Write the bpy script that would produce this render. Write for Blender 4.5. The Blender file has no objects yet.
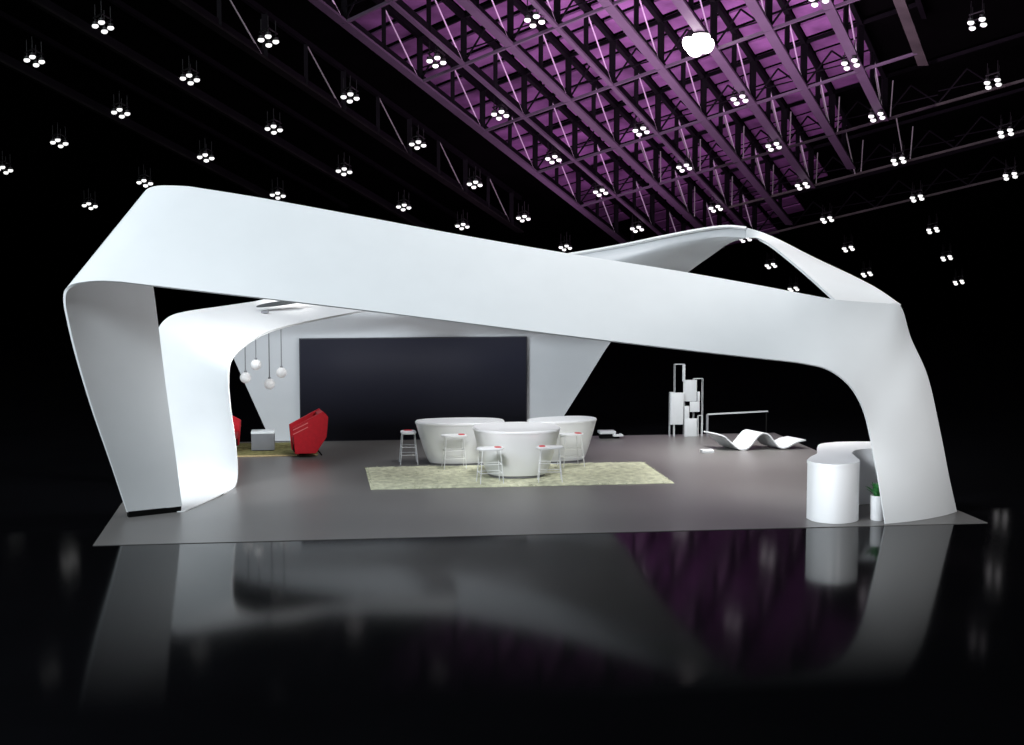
import bpy, bmesh, math, random
from mathutils import Vector, Matrix

random.seed(7)
C = bpy.context.scene.collection
PI = math.pi

# ------------------------------------------------------------------ camera
F, CX, CY, H = 1560.0, 512.0, 372.5, 5.26
XC = (0.9913770710807753, -0.011505401825433295, 0.13053401343764323)
YC = (-0.13104008140757353, -0.08704353233594861, 0.9875484395933077)
ZC = (0.0, -0.9961380673417295, -0.0878006309355691)
cam_d = bpy.data.cameras.new('camera')
cam = bpy.data.objects.new('camera', cam_d)
C.objects.link(cam)
cam_d.sensor_width = 36.0
cam_d.lens = F / 1024.0 * 36.0
cam_d.clip_end = 400.0
rot = Matrix(((XC[0], -XC[1], -XC[2]), (YC[0], -YC[1], -YC[2]), (ZC[0], -ZC[1], -ZC[2])))
cam.matrix_world = Matrix.Translation((0, 0, H)) @ rot.to_4x4()
bpy.context.scene.camera = cam


def ray(px, py):
    d = (px - CX, py - CY, F)
    return [sum(a * b for a, b in zip(d, e)) for e in (XC, YC, ZC)]


def at(px, py, y):
    """the world point seen at a pixel at depth y"""
    d = ray(px, py)
    t = y / d[1]
    return Vector((d[0] * t, y, H + d[2] * t))


def on(px, py, z=0.0):
    """the world point seen at a pixel at height z"""
    d = ray(px, py)
    t = (z - H) / d[2]
    return Vector((d[0] * t, d[1] * t, z))


# ------------------------------------------------------------------ materials
def mat(name, col, rough=0.5, spec=0.5, metal=0.0, noise=0.0, scale=8.0, bump=0.0, emit=None, estr=0.0, ior=None, coat=0.0):
    m = bpy.data.materials.new(name)
    m.use_nodes = True
    nt = m.node_tree
    b = nt.nodes['Principled BSDF']
    b.inputs['Base Color'].default_value = (*col, 1)
    b.inputs['Roughness'].default_value = rough
    b.inputs['Specular IOR Level'].default_value = spec
    b.inputs['Metallic'].default_value = metal
    b.inputs['Coat Weight'].default_value = coat
    if ior:
        b.inputs['IOR'].default_value = ior
    if emit:
        b.inputs['Emission Color'].default_value = (*emit, 1)
        b.inputs['Emission Strength'].default_value = estr
    if noise or bump:
        tc = nt.nodes.new('ShaderNodeTexCoord')
        n = nt.nodes.new('ShaderNodeTexNoise')
        n.inputs['Scale'].default_value = scale
        n.inputs['Detail'].default_value = 5
        nt.links.new(tc.outputs['Object'], n.inputs['Vector'])
        if noise:
            r = nt.nodes.new('ShaderNodeValToRGB')
            r.color_ramp.elements[0].position = 0.3
            r.color_ramp.elements[1].position = 0.7
            r.color_ramp.elements[0].color = (*[c * (1 - noise) for c in col], 1)
            r.color_ramp.elements[1].color = (*[min(1, c * (1 + noise)) for c in col], 1)
            nt.links.new(n.outputs['Fac'], r.inputs['Fac'])
            nt.links.new(r.outputs['Color'], b.inputs['Base Color'])
        if bump:
            bp = nt.nodes.new('ShaderNodeBump')
            bp.inputs['Strength'].default_value = bump
            bp.inputs['Distance'].default_value = 0.02
            nt.links.new(n.outputs['Fac'], bp.inputs['Height'])
            nt.links.new(bp.outputs['Normal'], b.inputs['Normal'])
    return m


M = dict(
    white=mat('satin white paint', (0.80, 0.82, 0.84), 0.45, 0.3, noise=0.015, scale=1.5),
    bar=mat('white lacquer', (0.80, 0.82, 0.85), 0.3, 0.4, noise=0.01, scale=3),
    wall=mat('pale grey wall paint', (0.62, 0.64, 0.67), 0.55, 0.25, noise=0.015, scale=2),
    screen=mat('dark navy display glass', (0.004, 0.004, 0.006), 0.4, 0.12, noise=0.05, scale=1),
    bezel=mat('dark navy edge', (0.02, 0.02, 0.03), 0.5),
    deck=mat('satin grey stage floor', (0.13, 0.124, 0.122), 0.36, 0.5, noise=0.03, scale=0.8),
    deck_edge=mat('dark stage edge', (0.03, 0.03, 0.03), 0.5),
    gloss=mat('black mirror floor', (0.002, 0.002, 0.0025), 0.08, 0.28, noise=0.1, scale=0.5),
    black=mat('matt black', (0.004, 0.004, 0.004), 0.8, 0.1, noise=0.2, scale=3),
    hall=mat('unlit black roof lining', (0.003, 0.003, 0.003), 0.9, 0.0, noise=0.2, scale=0.5),
    panel=mat('violet tinted roof sheet', (0.30, 0.135, 0.31), 0.7, 0.1, noise=0.45, scale=0.6),  # violet lighting of the bay partly put into the sheet colour
    flange=mat('violet lit steel flange', (0.12, 0.085, 0.125), 0.5, 0.3, noise=0.1, scale=1),  # lit copy of the truss steel, violet light tinted in
    dim=mat('steel darkened as dimly lit', (0.06, 0.055, 0.05), 0.6, 0.2, noise=0.3, scale=1),  # dim copy of the truss steel, weak light put into its colour
    faint=mat('steel darkened as unlit', (0.012, 0.012, 0.011), 0.7, 0.1, noise=0.3, scale=1),  # darkest copy, lack of light put into the colour
    post=mat('black steel post', (0.006, 0.005, 0.007), 0.7, 0.1, noise=0.2, scale=2),
    brace=mat('glowing pink steel brace', (0.75, 0.55, 0.75), 0.4, 0.3, noise=0.05, scale=2, emit=(0.85, 0.65, 0.85), estr=0.16),  # emission paints the lit look, the brace is no lamp
    brace_dim=mat('faintly glowing grey steel brace', (0.35, 0.33, 0.33), 0.4, 0.3, noise=0.05, scale=2, emit=(0.7, 0.7, 0.7), estr=0.035),  # weak emission paints a faintly lit brace
    lamp=mat('lit lamp lens', (1, 1, 1), 0.4, emit=(1.0, 1.0, 0.98), estr=1.15),
    glare=mat('glaring lamp lens', (1, 1, 1), 0.4, emit=(1.0, 0.97, 0.92), estr=7.0),
    rod=mat('grey steel rod', (0.014, 0.013, 0.014), 0.5, 0.2, noise=0.05, scale=9),
    frame=mat('dark lamp housing', (0.02, 0.02, 0.02), 0.5, noise=0.1, scale=9),
    chrome=mat('brushed chrome wire', (0.75, 0.76, 0.78), 0.25, metal=0.9, noise=0.03, scale=30),
    cord=mat('grey cord', (0.25, 0.26, 0.28), 0.6, noise=0.05, scale=20),
    ball=mat('pearl white glass globe', (0.82, 0.83, 0.85), 0.25, 0.5, noise=0.01, scale=6, emit=(1, 1, 1), estr=0.22),
    red=mat('red upholstery', (0.55, 0.015, 0.028), 0.5, 0.3, noise=0.08, scale=12, bump=0.05),
    redtrim=mat('pale red seam', (0.75, 0.22, 0.22), 0.45, noise=0.05, scale=12),
    rug=mat('shaggy sage beige wool', (0.56, 0.57, 0.43), 0.95, 0.05, noise=0.25, scale=7, bump=0.6),
    olive=mat('olive green wool', (0.19, 0.18, 0.08), 0.95, 0.05, noise=0.35, scale=9, bump=0.6),
    fringe=mat('sand coloured rug binding', (0.5, 0.38, 0.2), 0.9, noise=0.2, scale=20),
    cube=mat('grey lacquer', (0.17, 0.175, 0.19), 0.4, noise=0.03, scale=6),
    cube_top=mat('pale glass top', (0.8, 0.84, 0.87), 0.2, noise=0.01, scale=6),
    rackpanel=mat('pale grey acrylic', (0.44, 0.46, 0.48), 0.35, noise=0.02, scale=6),
    slot=mat('shadow grey recess', (0.06, 0.07, 0.075), 0.6, noise=0.05, scale=9),
    bench=mat('grey white lacquer', (0.56, 0.58, 0.60), 0.35, noise=0.02, scale=6),
    leaf=mat('green leaf', (0.05, 0.24, 0.07), 0.5, 0.3, noise=0.4, scale=14),
    soil=mat('dark soil', (0.02, 0.015, 0.01), 0.9, noise=0.4, scale=30),
)


# navy emission painted on the screen, ramped to near black at its foot
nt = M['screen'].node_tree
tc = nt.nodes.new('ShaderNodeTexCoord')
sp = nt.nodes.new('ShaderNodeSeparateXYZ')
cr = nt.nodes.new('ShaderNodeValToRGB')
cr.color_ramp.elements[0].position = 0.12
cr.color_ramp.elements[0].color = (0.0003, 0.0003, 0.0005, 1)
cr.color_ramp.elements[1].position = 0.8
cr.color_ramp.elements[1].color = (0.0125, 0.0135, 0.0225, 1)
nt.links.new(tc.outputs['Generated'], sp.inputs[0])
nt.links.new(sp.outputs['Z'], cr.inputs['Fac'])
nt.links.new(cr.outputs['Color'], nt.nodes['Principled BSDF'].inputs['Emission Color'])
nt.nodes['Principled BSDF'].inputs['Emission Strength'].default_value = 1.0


# ------------------------------------------------------------------ object helpers
def link(name, me, m, parent=None, sharp=40, smooth=True):
    me.name = name
    ms = m if isinstance(m, (list, tuple)) else [m]
    for x in ms:
        me.materials.append(M[x])
    if smooth:
        for p in me.polygons:
            p.use_smooth = True
        me.set_sharp_from_angle(angle=math.radians(sharp))
    o = bpy.data.objects.new(name, me)
    C.objects.link(o)
    if parent:
        o.parent = parent
        o.matrix_parent_inverse = parent.matrix_world.inverted()
    return o


def done(bm, name, m, parent=None, sharp=40, smooth=True, rel=False):
    me = bpy.data.meshes.new(name)
    bm.normal_update()
    bm.to_mesh(me)
    bm.free()
    o = link(name, me, m, parent, sharp, smooth)
    if rel:                                   # built in its parent's own space
        o.matrix_parent_inverse = Matrix.Identity(4)
    return o


def tag(o, label, cat, group=None, kind=None):
    o['label'] = label
    o['category'] = cat
    if group:
        o['group'] = group
    if kind:
        o['kind'] = kind
    return o


def thing(name, label, cat, loc=(0, 0, 0), rz=0.0, group=None):
    o = bpy.data.objects.new(name, None)
    C.objects.link(o)
    o.empty_display_size = 0.2
    o.location = loc
    o.rotation_euler = (0, 0, rz)
    bpy.context.view_layer.update()
    return tag(o, label, cat, group)


def dup(root, loc, rz=0.0, label=None):
    r = root.copy()
    C.objects.link(r)
    r.location = loc
    r.rotation_euler = (0, 0, rz)
    if label:
        r['label'] = label
    for ch in list(root.children):
        c = ch.copy()
        C.objects.link(c)
        c.parent = r
        for g in list(ch.children):
            d = g.copy()
            C.objects.link(d)
            d.parent = c
    return r


def add_box(bm, c, s, bevel=0.0, mi=0, rz=0.0):
    r = bmesh.ops.create_cube(bm, size=1.0)
    vs = r['verts']
    bmesh.ops.scale(bm, vec=s, verts=vs)
    if bevel:
        es = list({e for v in vs for e in v.link_edges})
        k = bmesh.ops.bevel(bm, geom=es, offset=bevel, segments=2, affect='EDGES', profile=0.6)
        vs = list({v for f in k['faces'] for v in f.verts} | {v for v in vs if v.is_valid})
    if rz:
        bmesh.ops.rotate(bm, cent=(0, 0, 0), matrix=Matrix.Rotation(rz, 3, 'Z'), verts=vs)
    bmesh.ops.translate(bm, vec=c, verts=vs)
    for f in {f for v in vs for f in v.link_faces}:
        f.material_index = mi
    return vs


def add_bar(bm, a, b, r, n=8, mi=0, r2=None, w=None):
    """a round bar, or a flat one of section w = (across, deep)"""
    a, b = Vector(a), Vector(b)
    d = (b - a)
    L = d.length
    d.normalize()
    up = Vector((0, 0, 1)) if abs(d.z) < 0.95 else Vector((0, 1, 0))
    x = d.cross(up).normalized()
    y = x.cross(d).normalized()
    if w:
        ring = [(-w[0] / 2, -w[1] / 2), (w[0] / 2, -w[1] / 2), (w[0] / 2, w[1] / 2), (-w[0] / 2, w[1] / 2)]
        R = [[bm.verts.new(p + x * u + y * v) for u, v in ring] for p in (a, b)]
    else:
        R = []
        for p, rr in ((a, r), (b, r if r2 is None else r2)):
            R.append([bm.verts.new(p + (x * math.cos(2 * PI * k / n) + y * math.sin(2 * PI * k / n)) * rr) for k in range(n)])
    n = len(R[0])
    fs = [bm.faces.new((R[0][k], R[0][(k + 1) % n], R[1][(k + 1) % n], R[1][k])) for k in range(n)]
    fs.append(bm.faces.new(R[0][::-1]))
    fs.append(bm.faces.new(R[1]))
    for f in fs:
        f.material_index = mi


def add_prism(bm, pts, z0, z1, mi=0, taper=None, steps=1):
    """a plan outline raised from z0 to z1"""
    n = len(pts)
    cx = sum(p[0] for p in pts) / n
    cy = sum(p[1] for p in pts) / n
    R = []
    for s in range(steps + 1):
        t = s / steps
        k = 1 if taper is None else taper(t)
        R.append([bm.verts.new((cx + (p[0] - cx) * k, cy + (p[1] - cy) * k, z0 + (z1 - z0) * t)) for p in pts])
    fs = []
    for s in range(steps):
        for k in range(n):
            fs.append(bm.faces.new((R[s][k], R[s][(k + 1) % n], R[s + 1][(k + 1) % n], R[s + 1][k])))
    fs.append(bm.faces.new(R[0][::-1]))
    fs.append(bm.faces.new(R[-1]))
    for f in fs:
        f.material_index = mi
    bmesh.ops.recalc_face_normals(bm, faces=fs)


def add_ball(bm, c, r, sz=1.0, u=20, v=12):
    k = bmesh.ops.create_uvsphere(bm, u_segments=u, v_segments=v, radius=r)
    bmesh.ops.scale(bm, vec=(1, 1, sz), verts=k['verts'])
    bmesh.ops.translate(bm, vec=c, verts=k['verts'])


def lathe(bm, prof, c=(0, 0, 0), n=24):
    R = []
    for r, z in prof:
        R.append([bm.verts.new((c[0] + r * math.cos(2 * PI * k / n), c[1] + r * math.sin(2 * PI * k / n), c[2] + z)) for k in range(n)])
    for a, b in zip(R, R[1:]):
        for k in range(n):
            bm.faces.new((a[k], a[(k + 1) % n], b[(k + 1) % n], b[k]))
    bm.faces.new(R[0][::-1])
    bm.faces.new(R[-1])


# ------------------------------------------------------------------ ribbon surfaces
def crom(P, n):
    """centripetal Catmull-Rom curve through P, n steps for each span"""
    out = []
    Q = [P[0] * 2 - P[1]] + list(P) + [P[-1] * 2 - P[-2]]
    for i in range(1, len(Q) - 2):
        p0, p1, p2, p3 = Q[i - 1:i + 3]
        t0 = 0.0
        t1 = t0 + max(1e-4, (p1 - p0).length) ** 0.5
        t2 = t1 + max(1e-4, (p2 - p1).length) ** 0.5
        t3 = t2 + max(1e-4, (p3 - p2).length) ** 0.5
        for k in range(n):
            t = t1 + (t2 - t1) * k / n
            a1 = p0 * ((t1 - t) / (t1 - t0)) + p1 * ((t - t0) / (t1 - t0))
            a2 = p1 * ((t2 - t) / (t2 - t1)) + p2 * ((t - t1) / (t2 - t1))
            a3 = p2 * ((t3 - t) / (t3 - t2)) + p3 * ((t - t2) / (t3 - t2))
            b1 = a1 * ((t2 - t) / (t2 - t0)) + a2 * ((t - t0) / (t2 - t0))
            b2 = a2 * ((t3 - t) / (t3 - t1)) + a3 * ((t - t1) / (t3 - t1))
            out.append(b1 * ((t2 - t) / (t2 - t1)) + b2 * ((t - t1) / (t2 - t1)))
    out.append(P[-1].copy())
    return out


def sheet(grid, thick, name, m, parent, flip=False, sharp=35):
    """a closed sheet of a given thickness on a grid of points (rows x columns); the grid is its outer face"""
    nr, nc = len(grid), len(grid[0])

    def nrm(i, j):
        a = grid[min(i + 1, nr - 1)][j] - grid[max(i - 1, 0)][j]
        b = grid[i][min(j + 1, nc - 1)] - grid[i][max(j - 1, 0)]
        v = a.cross(b)
        return v.normalized() if v.length > 1e-9 else Vector((0, 0, 1))
    s = -1.0 if flip else 1.0
    V, Fc = [], []
    for i in range(nr):
        for j in range(nc):
            V.append(grid[i][j])
    for i in range(nr):
        for j in range(nc):
            V.append(grid[i][j] - nrm(i, j) * (thick(i) if callable(thick) else thick) * s)
    o = nr * nc
    idx = lambda i, j: i * nc + j
    for i in range(nr - 1):
        for j in range(nc - 1):
            q = (idx(i, j), idx(i + 1, j), idx(i + 1, j + 1), idx(i, j + 1))
            Fc.append(q)
            Fc.append(tuple(k + o for k in q[::-1]))
    for i in range(nr - 1):
        for j, rv in ((0, False), (nc - 1, True)):
            q = (idx(i, j), idx(i, j) + o, idx(i + 1, j) + o, idx(i + 1, j))
            Fc.append(q[::-1] if rv else q)
    for j in range(nc - 1):
        for i, rv in ((0, True), (nr - 1, False)):
            q = (idx(i, j), idx(i, j) + o, idx(i, j + 1) + o, idx(i, j + 1))
            Fc.append(q[::-1] if rv else q)
    me = bpy.data.meshes.new(name)
    me.from_pydata([tuple(v) for v in V], [], Fc)
    me.update()
    bm = bmesh.new()
    bm.from_mesh(me)
    bmesh.ops.recalc_face_normals(bm, faces=bm.faces)
    bm.to_mesh(me)
    bm.free()
    return link(name, me, m, parent, sharp)


def loft(A, B, n, m=8, bulge=None):
    """a grid between two rails; bulge(t, s) moves a point off the straight section"""
    a, b = crom(A, n), crom(B, n)
    G = []
    for i, (p, q) in enumerate(zip(a, b)):
        t = i / (len(a) - 1)
        row = []
        for j in range(m + 1):
            s = j / m
            v = p.lerp(q, s)
            if bulge:
                v = v + bulge(t * (len(A) - 1), s)
            row.append(v)
        G.append(row)
    return G


# ------------------------------------------------------------------ setting: black mirror floor and grey stage
nt = M['gloss'].node_tree
pb = nt.nodes['Principled BSDF']
geo = nt.nodes.new('ShaderNodeNewGeometry')
sep = nt.nodes.new('ShaderNodeSeparateXYZ')
nt.links.new(geo.outputs['Position'], sep.inputs[0])


def ramp(sock, a, b):
    r = nt.nodes.new('ShaderNodeMapRange')
    r.interpolation_type = 'SMOOTHSTEP'
    r.inputs['From Min'].default_value = a
    r.inputs['From Max'].default_value = b
    nt.links.new(sep.outputs[sock], r.inputs['Value'])
    return r.outputs['Result']


def mul(a, b):
    r = nt.nodes.new('ShaderNodeMath')
    r.operation = 'MULTIPLY'
    nt.links.new(a, r.inputs[0])
    if isinstance(b, float):
        r.inputs[1].default_value = b
    else:
        nt.links.new(b, r.inputs[1])
    return r.outputs[0]


# reflection strength masked by position, fading out around the stage front
refl_mask = mul(mul(ramp('Y', 17.0, 27.5), ramp('Y', 28.5, 27.2)), mul(ramp('X', -5.4, -3.9), ramp('X', 14.0, 12.6)))
nt.links.new(mul(refl_mask, 0.06), pb.inputs['Specular IOR Level'])
bm = bmesh.new()
add_box(bm, (10, 45, -0.11), (160, 130, 0.2))
fl = done(bm, 'floor', 'gloss', smooth=False)
fl['kind'] = 'structure'
SX0, SX1, SY0, SY1 = -3.64, 12.36, 26.89, 40.06
bm = bmesh.new()
add_box(bm, ((SX0 + SX1) / 2, (SY0 + SY1) / 2, -0.005), (SX1 - SX0, SY1 - SY0, 0.01))
deck = done(bm, 'stage_platform', 'deck', smooth=False)
tag(deck, 'low satin grey rectangular stage floor under the white pavilion', 'stage floor', kind='structure')

# ------------------------------------------------------------------ the white ribbon pavilion
pav = thing('exhibition_pavilion', 'large white folded ribbon pavilion looping over the grey stage', 'pavilion', (4.4, 33.0, 0))
TH = 0.03

# front leg: outer face runs up, folds over the left corner and becomes the beam
A, B = [], []
for (ax, ay, aY), (bx, by, bY) in [
    ((126.5, 517, 29.55), (181, 512, 30.05)),
    ((109, 460, 29.40), (174, 455, 30.10)),
    ((91, 408, 29.26), (164, 385, 30.25)),
    ((75, 355, 29.12), (152, 290, 30.42)),
    ((67, 322, 29.03), (142, 226, 30.52)),
    ((63.3, 301, 28.97), (140.5, 203, 30.56)),
    ((64.5, 290.5, 28.92), (142.5, 194.5, 30.58)),
    ((71, 284.8, 28.88), (147.5, 188.8, 30.56)),
    ((84, 281.8, 28.84), (156, 186.0, 30.53)),
    ((101, 280.6, 28.80), (170, 185.4, 30.49)),
    ((121, 281.5, 28.77), (189, 186.3, 30.45)),
]:
    A.append(at(ax, ay, aY))
    B.append(at(bx, by, bY))
A[0].z = B[0].z = 0.10
leg_n = 3
G = loft(A, B, 8, 10)
cut = 8 * leg_n
sheet(G[:cut + 1], 0.06, 'leg', 'white', pav, flip=False)
beam_rows = G[cut:]
A2, B2 = [A[-1]], [B[-1]]
for (ax, ay, aY), (bx, by, bY) in [
    ((187, 289.3, 28.68), (255, 196.8, 30.32)),
    ((300, 302.2, 28.52), (362, 216.3, 30.10)),
    ((399, 314.2, 28.36), (458, 234.3, 29.86)),
    ((500, 327.0, 28.18), (560, 252.0, 29.60)),
    ((615, 341.3, 27.96), (680, 271.2, 29.28)),
    ((705, 352.0, 27.78), (765, 286.3, 28.75)),
    ((762, 358.4, 27.68), (808, 294.6, 28.45)),
    ((803, 363.2, 27.58), (836, 299.6, 28.38)),
    ((828, 369.3, 27.50), (864, 302.0, 28.45)),
    ((848.5, 384.2, 27.42), (886, 303.6, 28.54)),
    ((860.5, 402.5, 27.36), (899.5, 305.0, 28.60)),
    ((866.0, 417.5, 27.32), (911, 338, 28.41)),
    ((870.3, 436.0, 27.27), (927, 374, 28.24)),
    ((874.2, 457.0, 27.21), (940.5, 432, 28.12)),
    ((878.6, 480.0, 27.13), (949.5, 478, 28.07)),
    ((885.5, 524.0, 27.01), (957.0, 511, 28.05)),
]:
    A2.append(at(ax, ay, aY))
    B2.append(at(bx, by, bY))
A2[-1].z = B2[-1].z = 0.003


def leg_bulge(t, s):
    k = max(0.0, min(1.0, (t - 8.5) / 7.0))
    k = k * k * (3 - 2 * k)
    return Vector((0.07, -0.13, 0)) * (4 * s * (1 - s)) * k


G2 = loft(A2, B2, 8, 10, leg_bulge)
cut2 = 8 * 12
sheet(beam_rows + G2[1:cut2 + 1], lambda i: max(TH, 0.06 - 0.03 * i / 70), 'beam', 'white', pav)
sheet(G2[cut2:], TH, 'leg', 'white', pav)

# back wall: upright behind the screen, leaning forward and flaring up to the right-hand peak
NB = 40
bot_l, bot_r = at(271, 441.2, 40.0), at(551, 436.4, 40.0)
top = crom([at(205, 317, 39.9), at(269, 299.5, 39.8), at(350, 287, 39.6), at(450, 271.5, 39.1), at(566, 255.0, 37.9), at(623, 245.2, 37.0),
            at(664, 236.6, 36.35), at(705, 229.0, 35.85), at(728, 226.6, 35.6), at(746, 228.2, 35.40)], 5)
edge_r = crom([at(551, 436.4, 40.0), at(582, 387.5, 40.0), at(612, 340.5, 39.95), at(630, 321.5, 39.5), at(652, 300.5, 38.5), at(687, 273, 36.9),
               at(713, 254.5, 36.2), at(731, 242.5, 35.7), at(746, 238.0, 35.41)], 6) + [at(746, 234.5, 35.41), at(746, 231, 35.40), at(746, 228.2, 35.40)]
n1 = len(edge_r) // 2
edge_l = [bot_l.lerp(at(233, 357, 39.95), k / n1) for k in range(n1)] + [at(233, 357, 39.95).lerp(at(205, 317, 39.9), k / (len(edge_r) - n1 - 1)) for k in range(len(edge_r) - n1)]
NT = len(top)
NE = len(edge_r)
grid = []
for i in range(NE):
    t = i / (NE - 1)
    row = []
    el = edge_l[i]
    er = edge_r[i]
    for j in range(NT):
        s = j / (NT - 1)
        # Coons patch: bottom line, top curve, two side curves
        bt = bot_l.lerp(bot_r, s)
        tp = top[j]
        ruled_v = bt.lerp(tp, t)
        ruled_h = el.lerp(er, s)
        bil = bot_l.lerp(bot_r, s).lerp(top[0].lerp(edge_r[-1], s), t)
        row.append(ruled_v + ruled_h - bil)
    grid.append(row)
# keep the face behind the screen upright
for i in range(NE):
    for j in range(NT):
        v = grid[i][j]
        lim = 3.25
        if v.z < lim:
            k = 1.0 if v.z < 2.75 else (lim - v.z) / (lim - 2.75)
            yn = v.y + (40.0 - v.y) * k
            f = yn / v.y
            v.x, v.y, v.z = v.x * f, yn, H + (v.z - H) * f
            if v.z < 0.002:
                v.z = 0.002
wall_o = sheet(grid, 0.07, 'back_wall', 'wall', pav, flip=True)

# arch band from the right-hand corner up and back to the peak
O = [(901, 304.5, 28.62), (880, 290, 29.3), (857, 277.5, 30.4), (811.6, 256, 32.4), (779, 239.4, 33.8), (760, 231.6, 34.6), (746, 228.2, 35.40)]
I = [(836, 300, 28.42), (821, 286.5, 29.5), (803, 270.5, 30.8), (772, 245.2, 32.9), (762, 239.6, 33.9), (755, 237.6, 34.7), (746, 238.0, 35.41)]
G3 = loft([at(*p) for p in O], [at(*p) for p in I], 8, 6)
sheet(G3, 0.06, 'arch_band', 'white', pav, flip=False)

# thin white lip along the upper edge of the back wall
lipb = bmesh.new()
for p, q in zip(top, top[1:]):
    add_bar(lipb, p + Vector((0, -0.03, 0.0)), q + Vector((0, -0.03, 0.0)), 0.045, 6)
done(lipb, 'top_lip', 'white', pav)

# rear leg: floor strip, upright sheet and the roof band that runs along the top of the wall
O = [on(136, 512, .015), on(142, 501, .015), on(150, 492.5, .02), at(153, 486.5, 33.05), at(154, 476, 33.25), at(153, 430, 33.45), at(152, 390, 33.7),
     at(153, 352, 34.0), at(156.5, 333, 34.2), at(161.5, 323.2, 34.35), at(171, 315.6, 34.55), at(185, 311.6, 34.8), at(221, 306.2, 35.5), at(269, 299.2, 36.4),
     at(350, 287, 37.9), at(450, 271.5, 38.95)]
I = [on(184.5, 511.3, .015), on(204, 502.5, .015), on(224, 492.8, .03), at(234.5, 486.0, 32.78), at(237.3, 477, 32.95), at(235.8, 447, 32.98), at(229.8, 404.7, 33.0),
     at(228.0, 384, 33.02), at(229.0, 367, 33.1), at(232.5, 358, 33.25), at(238.5, 350.5, 33.5), at(252, 339.8, 34.0), at(273, 329.6, 34.8), at(322, 318, 36.2),
     at(385, 306.5, 37.6), at(460, 290, 38.95)]
O[3].z = 0.07
G4 = loft(O, I, 8, 8)
sheet(G4[:8 * 2 + 1], 0.014, 'floor_strip', 'white', pav, flip=True)
sheet(G4[8 * 2:8 * 8 + 1], 0.05, 'leg', 'white', pav, flip=True)
sheet(G4[8 * 8:], 0.05, 'roof_band', 'white', pav, flip=True)
# dark slit and small downlight in the roof band
bm = bmesh.new()
c = at(280, 306.3, 36.2)
ux = (at(302, 303.2, 36.55) - at(256, 309.0, 35.75))
uy = at(281, 303.9, 36.25) - at(279.5, 308.6, 36.1)
ring = [bm.verts.new(c + ux * 0.5 * math.cos(k * PI / 12) + uy * 0.5 * math.sin(k * PI / 12) * (1.0 if k < 12 else 0.7) + Vector((0, -0.25, 0.08))) for k in range(24)]
bm.faces.new(ring)
r = bmesh.ops.extrude_face_region(bm, geom=bm.faces[:])
bmesh.ops.translate(bm, vec=(0, 0.05, -0.02), verts=[v for v in r['geom'] if isinstance(v, bmesh.types.BMVert)])
done(bm, 'recessed_slot', 'slot', pav)
bm = bmesh.new()
c = at(265, 312.8, 35.7)
ring = [bm.verts.new(c + Vector((0.09 * math.cos(k * PI / 10), -0.1 + 0.03 * math.sin(k * PI / 10), 0.03 + 0.025 * math.sin(k * PI / 10)))) for k in range(20)]
bm.faces.new(ring)
r = bmesh.ops.extrude_face_region(bm, geom=bm.faces[:])
bmesh.ops.translate(bm, vec=(0, 0.04, -0.02), verts=[v for v in r['geom'] if isinstance(v, bmesh.types.BMVert)])
done(bm, 'downlight', 'cord', pav)
# dark plinth under the front leg
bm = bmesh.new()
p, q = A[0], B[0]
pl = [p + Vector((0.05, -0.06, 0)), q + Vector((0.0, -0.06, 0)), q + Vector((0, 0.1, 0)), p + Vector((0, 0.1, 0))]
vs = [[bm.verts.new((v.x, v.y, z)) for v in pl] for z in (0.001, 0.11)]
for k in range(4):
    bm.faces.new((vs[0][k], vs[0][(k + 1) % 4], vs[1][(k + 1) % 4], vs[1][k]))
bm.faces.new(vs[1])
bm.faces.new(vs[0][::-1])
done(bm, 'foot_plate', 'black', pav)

# ------------------------------------------------------------------ the big dark screen on the back wall
p0, p1, p2 = at(299, 338.6, 39.88), at(527, 336.8, 39.88), at(299, 441, 39.88)
scr = thing('display_screen', 'huge dark navy display screen standing against the grey back wall', 'screen', ((p0.x + p1.x) / 2, 39.9, 0))
bm = bmesh.new()
zt = (p0.z + p1.z) / 2
add_box(bm, ((p0.x + p1.x) / 2, 39.94, zt / 2 + 0.003), (p1.x - p0.x, 0.09, zt), 0.004)
done(bm, 'casing', 'bezel', scr)
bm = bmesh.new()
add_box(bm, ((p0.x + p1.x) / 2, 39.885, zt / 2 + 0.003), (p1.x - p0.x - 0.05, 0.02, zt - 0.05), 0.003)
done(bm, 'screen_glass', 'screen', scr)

# ------------------------------------------------------------------ pendants
root0 = None
for k, (px, py, Y, tp, lab) in enumerate([
    (245.5, 377.6, 36.6, 343, 'white globe pendant on a cord, leftmost of the four under the roof band'),
    (256.0, 364.8, 37.2, 336, 'white globe pendant on the shortest cord, highest of the four globes'),
    (269.5, 384.0, 36.8, 329, 'white globe pendant on the longest cord, lowest of the four globes'),
    (281.5, 372.7, 37.4, 325, 'white globe pendant nearest the dark screen, rightmost of the four globes')]):
    c = at(px, py, Y)
    t = thing('pendant_lamp', lab, 'pendant lamp', c, 0, 'globe pendants under the roof band')
    bm = bmesh.new()
    add_ball(bm, c, 0.128, u=28, v=18)
    done(bm, 'globe', 'ball', t)
    bm = bmesh.new()
    add_bar(bm, c + Vector((0, 0, 0.1)), Vector((c.x, c.y, at(px, tp - 9, Y).z)), 0.012, 6)
    done(bm, 'cord', 'cord', t)
    bm = bmesh.new()
    lathe(bm, [(0.03, 0.12), (0.03, 0.16), (0.012, 0.17)], c, 12)
    done(bm, 'cap', 'cord', t)


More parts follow.
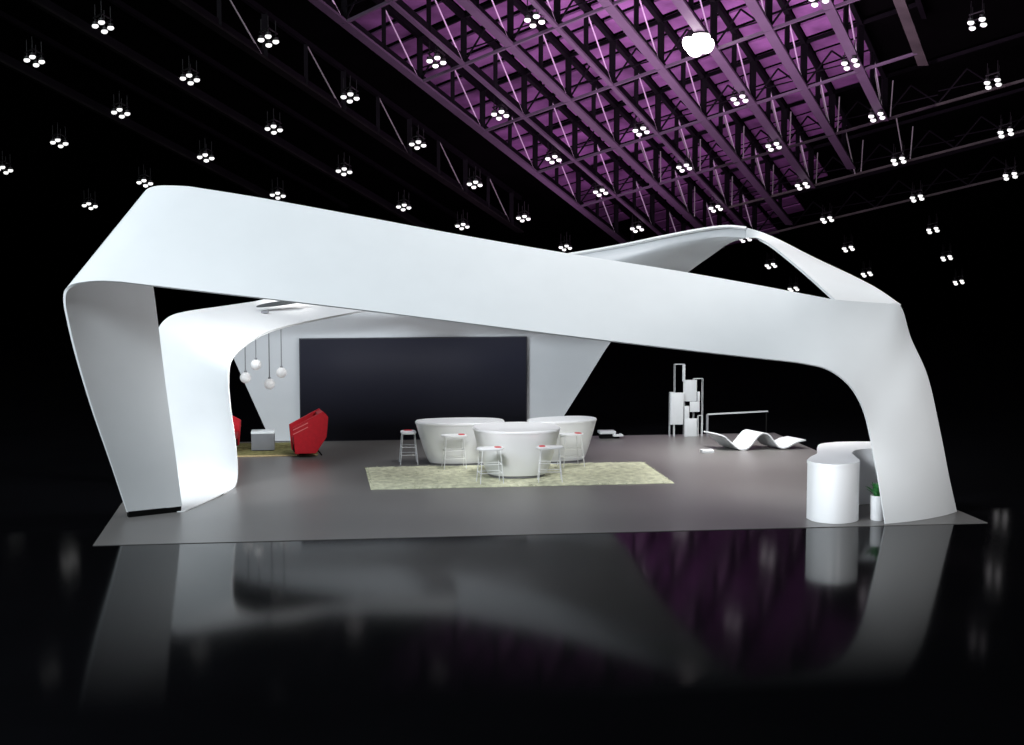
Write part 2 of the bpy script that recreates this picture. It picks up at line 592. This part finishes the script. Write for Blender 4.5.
# ------------------------------------------------------------------ rugs
def rug(name, label, x0, x1, y0, y1, m, ntuft, h, edge=None, cut=None):
    t = thing(name, label, 'rug', ((x0 + x1) / 2, (y0 + y1) / 2, 0))
    bm = bmesh.new()
    nx, ny = int((x1 - x0) / 0.09), int((y1 - y0) / 0.09)
    V = {}
    for i in range(nx + 1):
        for j in range(ny + 1):
            ed = i in (0, nx) or j in (0, ny)
            x, y = x0 + (x1 - x0) * i / nx, y0 + (y1 - y0) * j / ny
            if not ed:
                x += random.uniform(-.03, .03)
                y += random.uniform(-.03, .03)
            V[i, j] = bm.verts.new((x, y, (0.012 if ed else random.uniform(0.55, 0.9) * h)))
    for i in range(nx):
        for j in range(ny):
            bm.faces.new((V[i, j], V[i + 1, j], V[i + 1, j + 1], V[i, j + 1]))
    bl = [V[i, 0] for i in range(nx + 1)] + [V[nx, j] for j in range(1, ny + 1)] + [V[i, ny] for i in range(nx - 1, -1, -1)] + [V[0, j] for j in range(ny - 1, 0, -1)]
    low = [bm.verts.new((v.co.x, v.co.y, 0.001)) for v in bl]
    n = len(bl)
    for k in range(n):
        bm.faces.new((bl[(k + 1) % n], bl[k], low[k], low[(k + 1) % n]))
    bm.faces.new(low[::-1])
    done(bm, 'pile', m, t)
    if ntuft:
        V, Fc = [], []
        for k in range(ntuft):
            x, y = random.uniform(x0 + .01, x1 - .01), random.uniform(y0 + .01, y1 - .01)
            if cut and cut(x, y):
                continue
            a = random.uniform(0, 2 * PI)
            w = random.uniform(.008, .016)
            ox, oy = math.cos(a) * w, math.sin(a) * w
            lx, ly = random.uniform(-.05, .05), random.uniform(-.05, .05)
            b = len(V)
            V += [(x - ox, y - oy, .012), (x + ox, y + oy, .012), (x + lx, y + ly, h * random.uniform(.75, 1.15))]
            Fc.append((b, b + 1, b + 2))
        me = bpy.data.meshes.new('tufts')
        me.from_pydata(V, [], Fc)
        o = link('tufts', me, m, t, smooth=False)
        o['kind'] = 'stuff'
    if edge:
        bm = bmesh.new()
        add_box(bm, ((x0 + x1) / 2, y0 - .025, .016), (x1 - x0, .05, .03), .005)
        done(bm, 'binding', edge, t)
    return t


# ------------------------------------------------------------------ bar counters
def superell(a, b, n=48, e=2.4):
    out = []
    for k in range(n):
        t = 2 * PI * k / n
        c, s = math.cos(t), math.sin(t)
        out.append((a * math.copysign(abs(c) ** (2 / e), c), b * math.copysign(abs(s) ** (2 / e), s)))
    return out


def bar_counter(label, x, y, rz, a, b, base, h=1.0, z=0.0):
    t = thing('bar_counter', label, 'bar counter', (x, y, z), rz, 'white tapered bar counters on the shaggy rug')
    bm = bmesh.new()
    pts = superell(a, b)
    add_prism(bm, pts, 0.05, h - 0.055, taper=lambda s: base + (1 - base) * (s ** 0.8), steps=14)
    done(bm, 'body', 'bar', t, rel=True)
    bm = bmesh.new()
    add_prism(bm, [(p[0] * 1.012, p[1] * 1.012) for p in pts], h - 0.055, h, steps=1)
    bmesh.ops.bevel(bm, geom=[e for e in bm.edges if abs(e.verts[0].co.z - h) < 1e-5 and abs(e.verts[1].co.z - h) < 1e-5], offset=0.02, segments=3, affect='EDGES')
    done(bm, 'countertop', 'bar', t, rel=True)
    bm = bmesh.new()
    add_prism(bm, [(p[0] * base * .96, p[1] * base * .96) for p in pts], 0.0, 0.06)
    done(bm, 'plinth', 'cube', t, rel=True)
    return t


FB = Vector((at(516.5, 450, 33.5).x, 33.5, 0))
LB = Vector((at(460, 450, 35.6).x, 35.62, 0))
RB = Vector((at(562, 450, 35.6).x, 35.62, 0))
bar_counter('white tapered bar counter, the front one of three, nearest the viewer', FB.x, FB.y, 0, 0.94, 0.90, 0.685, h=1.05, z=0.045)
bar_counter('white tapered bar counter at the rear left with the dark screen behind it', LB.x, LB.y, 0.0, 1.02, 0.58, 0.70)
bar_counter('white tapered bar counter at the rear right beside the end of the screen', RB.x, RB.y, 0.3, 0.84, 0.5, 0.64)


def stool_proto(label, loc, rz):
    t = thing('bar_stool', label, 'bar stool', loc, rz, 'white bar stools around the counters')
    bm = bmesh.new()
    add_prism(bm, superell(.29, .18, 28, 3.2), 0.70, 0.745)
    bmesh.ops.bevel(bm, geom=[e for e in bm.edges if abs(e.verts[0].co.z - e.verts[1].co.z) < 1e-5], offset=0.012, segments=2, affect='EDGES')
    done(bm, 'seat', 'bar', t, rel=True)
    bm = bmesh.new()
    add_prism(bm, superell(.07, .10, 20, 3), 0.744, 0.753)
    bmesh.ops.translate(bm, vec=(.17, 0, 0), verts=bm.verts[:])
    done(bm, 'seat_pad', 'red', t, rel=True)
    for sx in (-1, 1):
        for sy in (-1, 1):
            bm = bmesh.new()
            add_bar(bm, (sx * .25, sy * .2, 0.0), (sx * .19, sy * .14, .71), .009, 8)
            done(bm, 'leg', 'bar', t, rel=True)
    for z, k in ((.22, .235), (.40, .22)):
        bm = bmesh.new()
        q = [(k * sx, (k - .05) * sy, z) for sx, sy in ((-1, -1), (1, -1), (1, 1), (-1, 1))]
        for i in range(4):
            add_bar(bm, q[i], q[(i + 1) % 4], .007, 6)
        done(bm, 'footrest', 'bar', t, rel=True)
    return t


Zr = 0.06
s0 = None
for px, Y, rz, lab, zz in [
    (408.5, 35.78, PI / 2, 'white bar stool with wire legs at the outer left end of the rear left counter', 0.0),
    (454, 34.55, 0.05, 'white wire bar stool with red pad before the rear left counter', Zr),
    (490, 32.36, 0.1, 'white wire bar stool at the left front of the front counter', Zr),
    (550, 32.38, -0.1 + PI, 'white wire bar stool at the right front of the front counter', Zr),
    (571, 34.42, 0.2, 'white wire bar stool tucked between the front and rear right counters', Zr)]:
    x = at(px, 450, Y).x
    if s0 is None:
        s0 = stool_proto(lab, (x, Y, zz), rz)
    else:
        dup(s0, (x, Y, zz), rz, lab)

blk = [(FB, .75), (LB, .8), (RB, .62)]
rug('shag_rug', 'pale sage shaggy rug under the three white bar counters', 1.29, 7.72, 32.08, 35.12, 'rug', 9000, 0.05,
    cut=lambda x, y: any((x - c.x) ** 2 + (y - c.y) ** 2 < r * r for c, r in blk))
rug('lounge_rug', 'olive green rug with sand binding under the red chairs', -2.6, 0.25, 37.35, 39.72, 'olive', 2500, 0.03, 'fringe')

# ------------------------------------------------------------------ red lounge chairs and cube table
def lounge_chair(label, loc, rz):
    t = thing('lounge_chair', label, 'armchair', loc, rz, 'angular red lounge chairs')
    prof = [(-.34, 0.06), (-.40, .74), (.40, 1.14), (.53, 1.0), (.48, .47), (.2, 0.06)]
    for sy in (-1, 1):
        bm = bmesh.new()
        a = [bm.verts.new((x, sy * .42, z)) for x, z in prof]
        b = [bm.verts.new((x * .96, sy * .34, z)) for x, z in prof]
        n = len(prof)
        for k in range(n):
            bm.faces.new((a[k], a[(k + 1) % n], b[(k + 1) % n], b[k]))
        bm.faces.new(a)
        bm.faces.new(b[::-1])
        bmesh.ops.recalc_face_normals(bm, faces=bm.faces)
        bmesh.ops.bevel(bm, geom=bm.edges[:], offset=.012, segments=2, affect='EDGES')
        done(bm, 'side_panel', 'red', t, rel=True)
        for dz in (0.0, 0.11):
            bm = bmesh.new()
            add_bar(bm, (-.385, sy * .425, .68 - dz), (.0, sy * .425, .86 - dz), 0, w=(.012, .022))
            done(bm, 'seam', 'redtrim', t, rel=True)
    bm = bmesh.new()
    q = [(.36, .44), (.26, 1.06), (.42, 1.12), (.51, .99), (.47, .48)]
    a = [bm.verts.new((x, -.33, z)) for x, z in q]
    b = [bm.verts.new((x, .33, z)) for x, z in q]
    for k in range(5):
        bm.faces.new((a[k], a[(k + 1) % 5], b[(k + 1) % 5], b[k]))
    bm.faces.new(a)
    bm.faces.new(b[::-1])
    bmesh.ops.recalc_face_normals(bm, faces=bm.faces)
    bmesh.ops.bevel(bm, geom=bm.edges[:], offset=.02, segments=2, affect='EDGES')
    done(bm, 'backrest', 'red', t, rel=True)
    bm = bmesh.new()
    add_box(bm, (.02, 0, .36), (.72, .66, .2), .04)
    done(bm, 'seat', 'red', t, rel=True)
    bm = bmesh.new()
    add_box(bm, (-.06, 0, .16), (.5, .64, .22), .01)
    done(bm, 'base', 'black', t, rel=True)
    for sy in (-1, 1):
        bm = bmesh.new()
        add_bar(bm, (-.26, sy * .36, 0), (-.24, sy * .36, .12), .02)
        done(bm, 'foot', 'black', t, rel=True)
        bm = bmesh.new()
        add_bar(bm, (.36, sy * .36, 0), (.2, sy * .36, .2), .018)
        done(bm, 'foot', 'black', t, rel=True)
    return t


p = on(305.5, 456.5, .03)
ch = lounge_chair('angular red lounge chair in front of the dark screen', (p.x + .02, p.y + .35, .045), 0.12)
ch.scale = (.92, .92, .92)
p2 = at(225.5, 450, 38.4)
dup(ch, (p2.x - 0.04, 38.4, .045), PI - 0.15, 'red lounge chair half hidden behind the white rear leg')
p = on(263, 451, .03)
t = thing('cube_table', 'grey cube side table with pale top beside the red chair', 'side table', (p.x, p.y + .3, .042), 0.0)
bm = bmesh.new()
add_box(bm, (0, 0, .2), (.56, .52, .4), .012)
done(bm, 'body', 'cube', t, rel=True)
bm = bmesh.new()
add_box(bm, (0, 0, .425), (.57, .53, .05), .012)
done(bm, 'table_top', 'cube_top', t, rel=True)

# ------------------------------------------------------------------ display rack, counter rail, low table and wave bench at the back right
p = on(668, 436.0, 0)
t = thing('display_rack', 'openwork display rack of pale panels and thin metal frames', 'display rack', (p.x, 39.72, 0))
S = 1 / 39.3


def rx(z):
    return ((660 + z / 8.28) - 668) * S


def rz_(z):
    return max(0.0, (434.6 - (355 + z / 8.28))) * S * 1.05


def rect_panel(name, x0, y0, x1, y1, yy, m='rackpanel', th=.02):
    bm = bmesh.new()
    add_box(bm, ((rx(x0) + rx(x1)) / 2, yy, (rz_(y0) + rz_(y1)) / 2), (rx(x1) - rx(x0), th, rz_(y0) - rz_(y1)), .003)
    return done(bm, name, m, t, rel=True)


for q in [(72, 300, 185, 560, -.10), (190, 200, 308, 375, 0.0), (245, 376, 330, 460, -.05), (310, 296, 331, 374, -.05), (195, 410, 238, 512, -.08), (195, 512, 305, 660, -.1)]:
    rect_panel('panel', *q)


def frame(x0, y0, x1, y1, yy, w=.022, d=.2):
    bm = bmesh.new()
    X0, X1, Z0, Z1 = rx(x0), rx(x1), rz_(y1), rz_(y0)
    for dy in (-d / 2, d / 2):
        add_box(bm, (X0, yy + dy, (Z0 + Z1) / 2), (w, w, Z1 - Z0))
        add_box(bm, (X1, yy + dy, (Z0 + Z1) / 2), (w, w, Z1 - Z0))
        add_box(bm, ((X0 + X1) / 2, yy + dy, Z1), (X1 - X0 + w, w, w))
    for x in (X0, X1):
        add_box(bm, (x, yy, Z1), (w, d, w))
    return done(bm, 'frame', 'rackpanel', t, rel=True)


frame(118, 73, 203, 660, .06, .012, .12)
frame(285, 192, 362, 660, .06, .012, .12)
frame(70, 300, 108, 660, -.03, .012, .1)
frame(318, 490, 350, 660, -.05, .012, .08)
rect_panel('post', 180, 76, 204, 212, -.02, 'rackpanel', .04)

p = on(707.5, 436, 0)
t = thing('counter_rail', 'thin pale rail on a single post beside the display rack', 'rail', (p.x, 39.7, 0))
bm = bmesh.new()
pe = at(768, 411.2, 39.75)
ps = at(707.5, 414.3, 39.7)
add_bar(bm, ps - t.location, pe - t.location, 0, w=(.05, .035))
done(bm, 'top_bar', 'rackpanel', t, rel=True)
bm = bmesh.new()
add_box(bm, (0, 0, ps.z / 2), (.055, .05, ps.z))
done(bm, 'post', 'cube', t, rel=True)
bm = bmesh.new()
add_bar(bm, (pe.x - t.location.x - .04, 0.05, 0), (pe.x - t.location.x - .04, 0.05, pe.z - .02), .02)
done(bm, 'post', 'black', t, rel=True)

# wave bench: a folded white strip lying on the stage
A, B = [], []
Yb = 37.05
for px, py in [(714.5, 434.5), (719, 437), (726, 444.5), (731.5, 449.8), (736.5, 452.0), (742, 450.0), (749, 440.5), (754, 434.6), (758.5, 433.0), (763, 435.2), (768, 442.5), (772.5, 448.6), (777, 450.2), (782, 448.6), (790, 443.5), (799, 441.0)]:
    b = at(px, py, Yb)
    A.append(b + Vector((.10, -.22, 0)))
    B.append(b + Vector((-.14, .5, 0)))
dz = min(v.z for v in A)
for v in A + B:
    v.z = (v.z - dz) * .86 + .033
G5 = loft(A, B, 6, 4)
wv = sheet(G5, .03, 'wave_bench', 'bench', None, flip=False)
tag(wv, 'white wavy folded strip bench lying on the stage at the back right', 'bench')

p = on(708, 453, 0)
t = thing('floor_plinth', 'small flat white plinth on the stage left of the wavy bench', 'plinth', (p.x, p.y, 0))
bm = bmesh.new()
add_box(bm, (0, .1, .035), (.3, .26, .07), .01)
done(bm, 'slab', 'bench', t, rel=True)

p = at(609, 435, 39.6)
t = thing('low_table', 'low white two-tier table behind the bar counters at the stage edge', 'table', (p.x, 39.6, 0))
bm = bmesh.new()
add_box(bm, (-.06, 0, .16), (.42, .36, .07), .01)
done(bm, 'table_top', 'bench', t, rel=True)
bm = bmesh.new()
add_box(bm, (.2, -.1, .09), (.26, .3, .05), .01)
done(bm, 'shelf', 'bench', t, rel=True)
bm = bmesh.new()
add_box(bm, (.0, 0, .065), (.5, .24, .13), .01)
done(bm, 'base', 'black', t, rel=True)

# ------------------------------------------------------------------ reception counter and potted plant
plan = [Vector((x, y, 0)) for x, y in [(9.20, 27.75), (9.24, 27.38), (9.50, 27.13), (9.80, 27.16), (10.03, 27.33), (10.16, 27.62), (10.24, 28.05), (10.38, 28.62), (10.64, 28.98), (11.05, 29.08),
                                       (11.5, 28.98), (11.85, 29.08), (11.98, 29.45), (11.75, 29.88), (11.26, 30.08), (10.68, 30.12), (10.22, 29.92), (9.93, 29.35), (9.68, 28.6), (9.40, 28.15)]]
loop = crom(plan + [plan[0]], 6)[:-1]
rc = thing('reception_counter', 'white curved two-lobed reception counter beside the right leg', 'reception counter', (10.4, 28.6, 0))
bm = bmesh.new()
add_prism(bm, [(v.x, v.y) for v in loop], 0.004, 1.04)
done(bm, 'body', 'bar', rc, sharp=50)
bm = bmesh.new()
cxm, cym = sum(v.x for v in loop) / len(loop), sum(v.y for v in loop) / len(loop)
add_prism(bm, [(cxm + (v.x - cxm) * 1.008, cym + (v.y - cym) * 1.006) for v in loop], 1.04, 1.1)
done(bm, 'countertop', 'bar', rc, sharp=50)

p = on(879.5, 521.0, 0)
pot = thing('potted_plant', 'green leafy plant in a white cylinder pot beside the right leg', 'plant', (p.x, p.y + .12, 0))
bm = bmesh.new()
lathe(bm, [(.12, 0.0), (.125, .02), (.13, .44), (.13, .46), (.115, .46), (.112, .43)], (0, 0, 0), 28)
done(bm, 'pot', 'bar', pot, rel=True)
bm = bmesh.new()
lathe(bm, [(.11, .425), (.11, .435)], (0, 0, 0), 20)
done(bm, 'soil', 'soil', pot, rel=True)
bm = bmesh.new()
for k in range(46):
    a = random.uniform(0, 2 * PI)
    L = random.uniform(.18, .32)
    el = random.uniform(1.0, 1.5)
    w = random.uniform(.022, .04)
    d = Vector((math.cos(a) * math.cos(el), math.sin(a) * math.cos(el), math.sin(el)))
    sd = Vector((-math.sin(a), math.cos(a), 0))
    b0 = Vector((random.uniform(-.05, .05), random.uniform(-.05, .05), .43))
    rows = []
    for s in range(6):
        u = s / 5
        c = b0 + d * L * u + Vector((math.cos(a), math.sin(a), -0.6)) * (.07 * u * u)
        ww = w * math.sin(PI * (0.12 + .85 * u)) + .001
        rows.append((bm.verts.new(c - sd * ww), bm.verts.new(c + Vector((0, 0, -.006))), bm.verts.new(c + sd * ww)))
    for r0, r1 in zip(rows, rows[1:]):
        bm.faces.new((r0[0], r0[1], r1[1], r1[0]))
        bm.faces.new((r0[1], r0[2], r1[2], r1[1]))
done(bm, 'foliage', 'leaf', pot, rel=True)

# ------------------------------------------------------------------ hall roof: sloping lattice of trusses
LO = Vector((17.341, 61.554, 10.660))
LU = Vector((3.11043, -4.18263, 1.00627))
LV = Vector((3.08036, 5.36779, -1.54081))
UP = Vector((0, 0, 1))
HP = 1.8                                       # truss height


def L(u, v, h=0.0):
    return LO + LU * u + LV * v + UP * h


# roof lining
bm = bmesh.new()
cs = [(-11, -9), (9, -9), (9, 9), (-11, 9)]
lo_ = [bm.verts.new(L(u, v, HP + .45)) for u, v in cs]
hi_ = [bm.verts.new(L(u, v, HP + .75)) for u, v in cs]
bm.faces.new(lo_)
bm.faces.new(hi_[::-1])
for k in range(4):
    bm.faces.new((lo_[k], hi_[k], hi_[(k + 1) % 4], lo_[(k + 1) % 4]))
bmesh.ops.recalc_face_normals(bm, faces=bm.faces)
ce = done(bm, 'ceiling', 'hall', smooth=False)
ce['kind'] = 'structure'
def LT(u, v, h=0.0):
    return L(u, v, h + .24)


# violet roof sheets between the trusses
PCOL = [(-2.83, -2.37, -2.26, 2.7), (-2.37, -1.88, -5.76, 3.7), (-1.88, -1.39, -5.76, 4.2), (-1.39, -.93, -5.76, 4.2), (-.93, -.45, -5.76, 3.7), (-.45, .04, -5.76, 3.0), (.04, .52, -5.76, 1.95), (.52, 1.02, -5.76, 1.2)]
BEAMS = [-2.37, -1.88, -1.39, -.93, -.45, .04, .52, 1.02]
CH = [-5.76, -4.76, -3.76, -2.76, -1.76, -.76, .24, 1.2, 2.17, 3.13]
bm = bmesh.new()
for u0, u1, v, vend in PCOL:
    while v < vend - 0.05:
        q = [(u0 + .03, v + .03), (u1 - .03, v + .03), (u1 - .03, v + .22), (u0 + .03, v + .22)]
        a = [bm.verts.new(LT(x, y, HP + .12)) for x, y in q]
        b = [bm.verts.new(LT(x, y, HP + .2)) for x, y in q]
        bm.faces.new(a)
        bm.faces.new(b[::-1])
        for k in range(4):
            bm.faces.new((a[k], b[k], b[(k + 1) % 4], a[(k + 1) % 4]))
        v += .25
bmesh.ops.recalc_face_normals(bm, faces=bm.faces)
tr = done(bm, 'ceiling_panels', 'panel', smooth=False)
tr['kind'] = 'structure'


def truss_u(u, v0, v1, big, lit, web=True):
    """a main truss at constant u: bottom flange, posts at the nodes and half bays, one pale brace a bay"""
    bm = bmesh.new()
    w = .40 if big else .20
    add_bar(bm, LT(u, v0), LT(u, v1), 0, w=(w, .09), mi=0)
    add_bar(bm, LT(u, v0, .2), LT(u, v1, .2), 0, w=(.05, .34), mi=1)
    add_bar(bm, LT(u, v0, HP), LT(u, v1, HP), 0, w=(.2, .2), mi=1)
    if web:
        for c in CH:
            for vv, k in ((c, .22), (c - .5, .16)):
                if v0 <= vv <= v1:
                    add_bar(bm, LT(u, vv, .05), LT(u, vv, HP), 0, w=(k, k), mi=1)
            if v0 <= c - .5 and c <= v1:
                add_bar(bm, LT(u, c - .02, .08), LT(u, c - .48, HP - .1), .03, 6, mi=2)
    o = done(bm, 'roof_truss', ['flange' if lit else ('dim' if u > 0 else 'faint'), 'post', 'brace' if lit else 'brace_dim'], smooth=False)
    o['kind'] = 'structure'
    return o


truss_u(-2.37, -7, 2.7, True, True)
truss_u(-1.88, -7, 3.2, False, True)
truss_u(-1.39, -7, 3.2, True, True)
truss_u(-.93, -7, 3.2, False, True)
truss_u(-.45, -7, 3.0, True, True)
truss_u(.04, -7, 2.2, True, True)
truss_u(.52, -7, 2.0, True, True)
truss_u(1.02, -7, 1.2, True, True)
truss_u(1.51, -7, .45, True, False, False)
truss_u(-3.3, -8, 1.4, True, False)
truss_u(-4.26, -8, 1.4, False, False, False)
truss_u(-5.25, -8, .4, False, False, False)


def truss_v(v, u0, u1, lit):
    bm = bmesh.new()
    add_bar(bm, LT(u0, v, .0), LT(u1, v, .0), 0, w=(.14, .1), mi=0)
    add_bar(bm, LT(u0, v, HP), LT(u1, v, HP), 0, w=(.14, .14), mi=1)
    nodes = [x for x in BEAMS + [1.51, 2.0, 2.5] if u0 <= x <= u1]
    for a, b in zip(nodes, nodes[1:]):
        m = (a + b) / 2
        add_bar(bm, LT(a, v, .05), LT(m, v, HP * .62), .04, 6, mi=1)
        add_bar(bm, LT(b, v, .05), LT(m, v, HP * .62), .04, 6, mi=1)
        add_bar(bm, LT(a, v, .55), LT(b, v, .4), .03, 6, mi=1)
    o = done(bm, 'roof_truss', ['flange' if lit else 'dim', 'post'], smooth=False)
    o['kind'] = 'structure'


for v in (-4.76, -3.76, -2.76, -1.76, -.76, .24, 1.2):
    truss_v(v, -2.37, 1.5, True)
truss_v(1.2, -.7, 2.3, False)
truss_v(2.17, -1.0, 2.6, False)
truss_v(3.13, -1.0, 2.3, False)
# hanging pale braces in the rim bays beyond the lit field
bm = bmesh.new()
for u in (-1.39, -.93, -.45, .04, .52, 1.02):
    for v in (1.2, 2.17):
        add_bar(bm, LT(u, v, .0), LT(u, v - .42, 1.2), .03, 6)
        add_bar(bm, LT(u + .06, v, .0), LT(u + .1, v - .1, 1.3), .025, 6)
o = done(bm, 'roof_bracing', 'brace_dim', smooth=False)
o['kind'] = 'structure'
# ------------------------------------------------------------------ hanging four-lamp lights
SP = .042
lights = [('first', [(-5.0 + .25, -3.98), (-4.0 + .16, -3.93)])]
rows = [
    ('top-left', [(-4.83, -3.98), (-3.87, -3.94)]),
    ('second', [(-7, -3), (-6, -3), (-5, -3), (-4, -3), (-3, -3)]),
    ('third', [(-7, -2), (-6, -2), (-5, -2), (-4, -2), (-3, -2), (-2, -2), (-1, -2)]),
    ('fourth', [(-5, -1), (-4, -1), (-3, -1), (-2, -1), (0, -1), (1, -1)]),
    ('fifth', [(-4, 0), (-3, 0), (-2, 0), (-1, 0), (0, 0), (1, 0), (2, 0)]),
    ('sixth', [(-3.73, .78), (-3, 1), (-1.93, .92), (-.93, .91), (0, 1), (1, 1), (2, 1)]),
    ('seventh', [(-3, 2), (-2, 2), (-1, 2), (0, 2), (1, 2), (2, 2)]),
    ('eighth', [(-1, 3), (0, 3), (1, 3), (1.94, 3)]),
    ('ninth', [(-1, 4), (0, 4), (1, 4)]),
    ('tenth', [(-1, 5), (0, 5), (1, 5)]),
    ('lowest', [(1, 6)]),
]
ORD = ['first', 'second', 'third', 'fourth', 'fifth', 'sixth', 'seventh']


def fit_pt(px, py):
    """lattice point seen at a pixel"""
    d = Vector(ray(px, py))
    n = LU.cross(LV)
    t = (LO - Vector((0, 0, H))).dot(n) / d.dot(n)
    return Vector((0, 0, H)) + d * t


special = {('top-left', 0): fit_pt(34.3, 61), ('top-left', 1): fit_pt(103, 27)}
proto = None
du, dv = LU * SP, LV * SP
for rname, pts in rows:
    for k, (u, v) in enumerate(pts):
        c = special.get((rname, k)) or L(u, v)
        c = c + Vector((0, 0, 0))
        if rname == 'lowest':
            lab = 'four-lamp ceiling light, lowest at far right above the pavilion corner'
        else:
            lab = 'four-lamp ceiling light, %s from the left in the %s diagonal row' % (ORD[k], rname)
        glare = (rname == 'fourth' and k == 4)
        if glare:
            lab = 'glaring ceiling light blazing white in the violet truss field'
        if proto is None or glare:
            t = thing('ceiling_light', lab, 'ceiling light', c, 0, 'four-lamp ceiling lights hanging in the dark hall')
            bm = bmesh.new()
            for a in (-1, 1):
                add_bar(bm, du * a * 1.25 - dv * 1.2 + UP * .28, du * a * 1.25 + dv * 1.2 + UP * .28, .03, 6)
                add_bar(bm, dv * a * 1.1 - du * 1.3 + UP * .28, dv * a * 1.1 + du * 1.3 + UP * .28, .03, 6)
            done(bm, 'frame', 'rod', t, rel=True)
            for a in (-1, 1):
                for b in (-1, 1):
                    pc = du * a + dv * b
                    r_ = .118 if not glare else .34
                    bm = bmesh.new()
                    lathe(bm, [(.06, r_ * 1.35), (.1, r_ * 1.3), (r_ * .82, r_ * .7), (r_ * .85, r_ * .45)], pc, 16)
                    hs = done(bm, 'lamp', 'frame', t, rel=True)
                    bm = bmesh.new()
                    add_ball(bm, pc, r_, 1.0 if glare else .72, 16, 10)
                    ln = done(bm, 'lens', 'glare' if glare else 'lamp', hs, rel=True)
                    bm = bmesh.new()
                    add_bar(bm, pc + UP * .15, pc + UP * .75, .018, 6)
                    done(bm, 'rod', 'rod', t, rel=True)
            if not glare:
                proto = t
        else:
            dup(proto, c, 0, lab)


# ------------------------------------------------------------------ light: unseen lamps added to brighten stand and roof
def area(name, loc, target, power, size, col=(1, 1, 1), sy=None, spread=None):
    d = bpy.data.lights.new(name, 'AREA')
    d.energy = power
    d.color = col
    d.size = size
    if sy:
        d.shape = 'RECTANGLE'
        d.size_y = sy
    if spread:
        d.spread = spread
    o = bpy.data.objects.new(name, d)
    C.objects.link(o)
    o.location = loc
    o.rotation_euler = (Vector(target) - Vector(loc)).to_track_quat('-Z', 'Y').to_euler()
    return o


def spot(name, loc, target, power, ang, col=(1, 1, 1), blend=.8, r=.5):
    d = bpy.data.lights.new(name, 'SPOT')
    d.energy = power
    d.color = col
    d.spot_size = math.radians(ang)
    d.spot_blend = blend
    d.shadow_soft_size = r
    o = bpy.data.objects.new(name, d)
    C.objects.link(o)
    o.location = loc
    o.rotation_euler = (Vector(target) - Vector(loc)).to_track_quat('-Z', 'Y').to_euler()
    return o


COOL = (0.86, 0.95, 1.0)
area('key light', (-19, 12.5, 20), (4, 29, 3.5), 10700, 9, COOL)  # unseen large lamp added to light the beam
spot('right leg fill', (17, 11, 6), (11.3, 27.8, 1.9), 9000, 20, (1, 1, 1), 1, 1.5)  # unseen lamp added to brighten the right leg
spot('front leg fill', (7, 17, 2.6), (-3.4, 29.3, 3.8), 1350, 19, (1, .98, .98), 1, 1.0)  # unseen lamp added to lift the front leg's grey face
spot('leg fill', (2.6, 30.6, 4.3), (-1.9, 33.3, 1.6), 1600, 75, (1, 1, 1), .9, .6)  # unseen lamp added to whiten the rear leg
spot('bar fill', (3.0, 28.9, 3.4), (4.6, 34.2, 0.4), 820, 42, (1, 1, 1), .9, .5)  # unseen lamp added for the front of the bars
spot('counter fill', (4.0, 32.0, 6.8), (4.3, 35.2, 0.8), 950, 44, (1, 1, 1), .9, .5)  # unseen lamp added for the rear counters
spot('deck fill', (9.2, 31.6, 4.2), (11.0, 32.2, 0), 1150, 118, (1, .98, .96), .9, .5)  # unseen lamp added to brighten the right of the deck
spot('deck fill', (9.5, 36.2, 4.0), (10.3, 36.8, 0), 1350, 120, (1, .98, .96), 1, .5)  # unseen lamp added to brighten the deck at the back right
spot('chair fill', (1.2, 33.2, 3.8), (0.0, 37.4, .5), 260, 24, (1, .97, .95), 1, .3)  # unseen lamp added to lift the red chair
area('overhead fill', (8.8, 32.6, 14), (8.8, 33.2, 0), 1050, 8, (1, .985, .975), 8)  # unseen overhead lamp added over the right of the stage
spot('reception fill', (7.4, 24.3, 2.3), (9.7, 27.6, .7), 430, 36, (1, 1, 1), .9, .3)  # unseen lamp added to whiten the reception counter
spot('lounge fill', (-.6, 35.8, 6.2), (-.6, 38.0, .4), 330, 40, (1, .97, .93), .9, .3)  # unseen lamp added over the lounge corner
area('wall fill', (2.6, 37.0, 2.3), (2.6, 40, 3.3), 40, 5, (.97, .98, 1.0), .4)  # unseen lamp added to even out the back wall
VI = (1.0, 0.66, 1.0)
area('roof light', L(.2, -1.3, -7), L(.1, -.7, HP), 2200, 14, VI, 14)
area('roof light', L(-1.8, .6, -6), L(-1.8, .9, HP), 450, 8, (1.0, .55, 1.0), 8)  # second unseen lamp added to lift the lower left sheets

w = bpy.data.worlds.new('World')
bpy.context.scene.world = w
w.use_nodes = True
w.node_tree.nodes['Background'].inputs['Color'].default_value = (0, 0, 0, 1)
w.node_tree.nodes['Background'].inputs['Strength'].default_value = 0.0
vs_ = bpy.context.scene.view_settings
vs_.view_transform = 'Standard'
vs_.look = 'None'
vs_.exposure = 0
vs_.gamma = 1
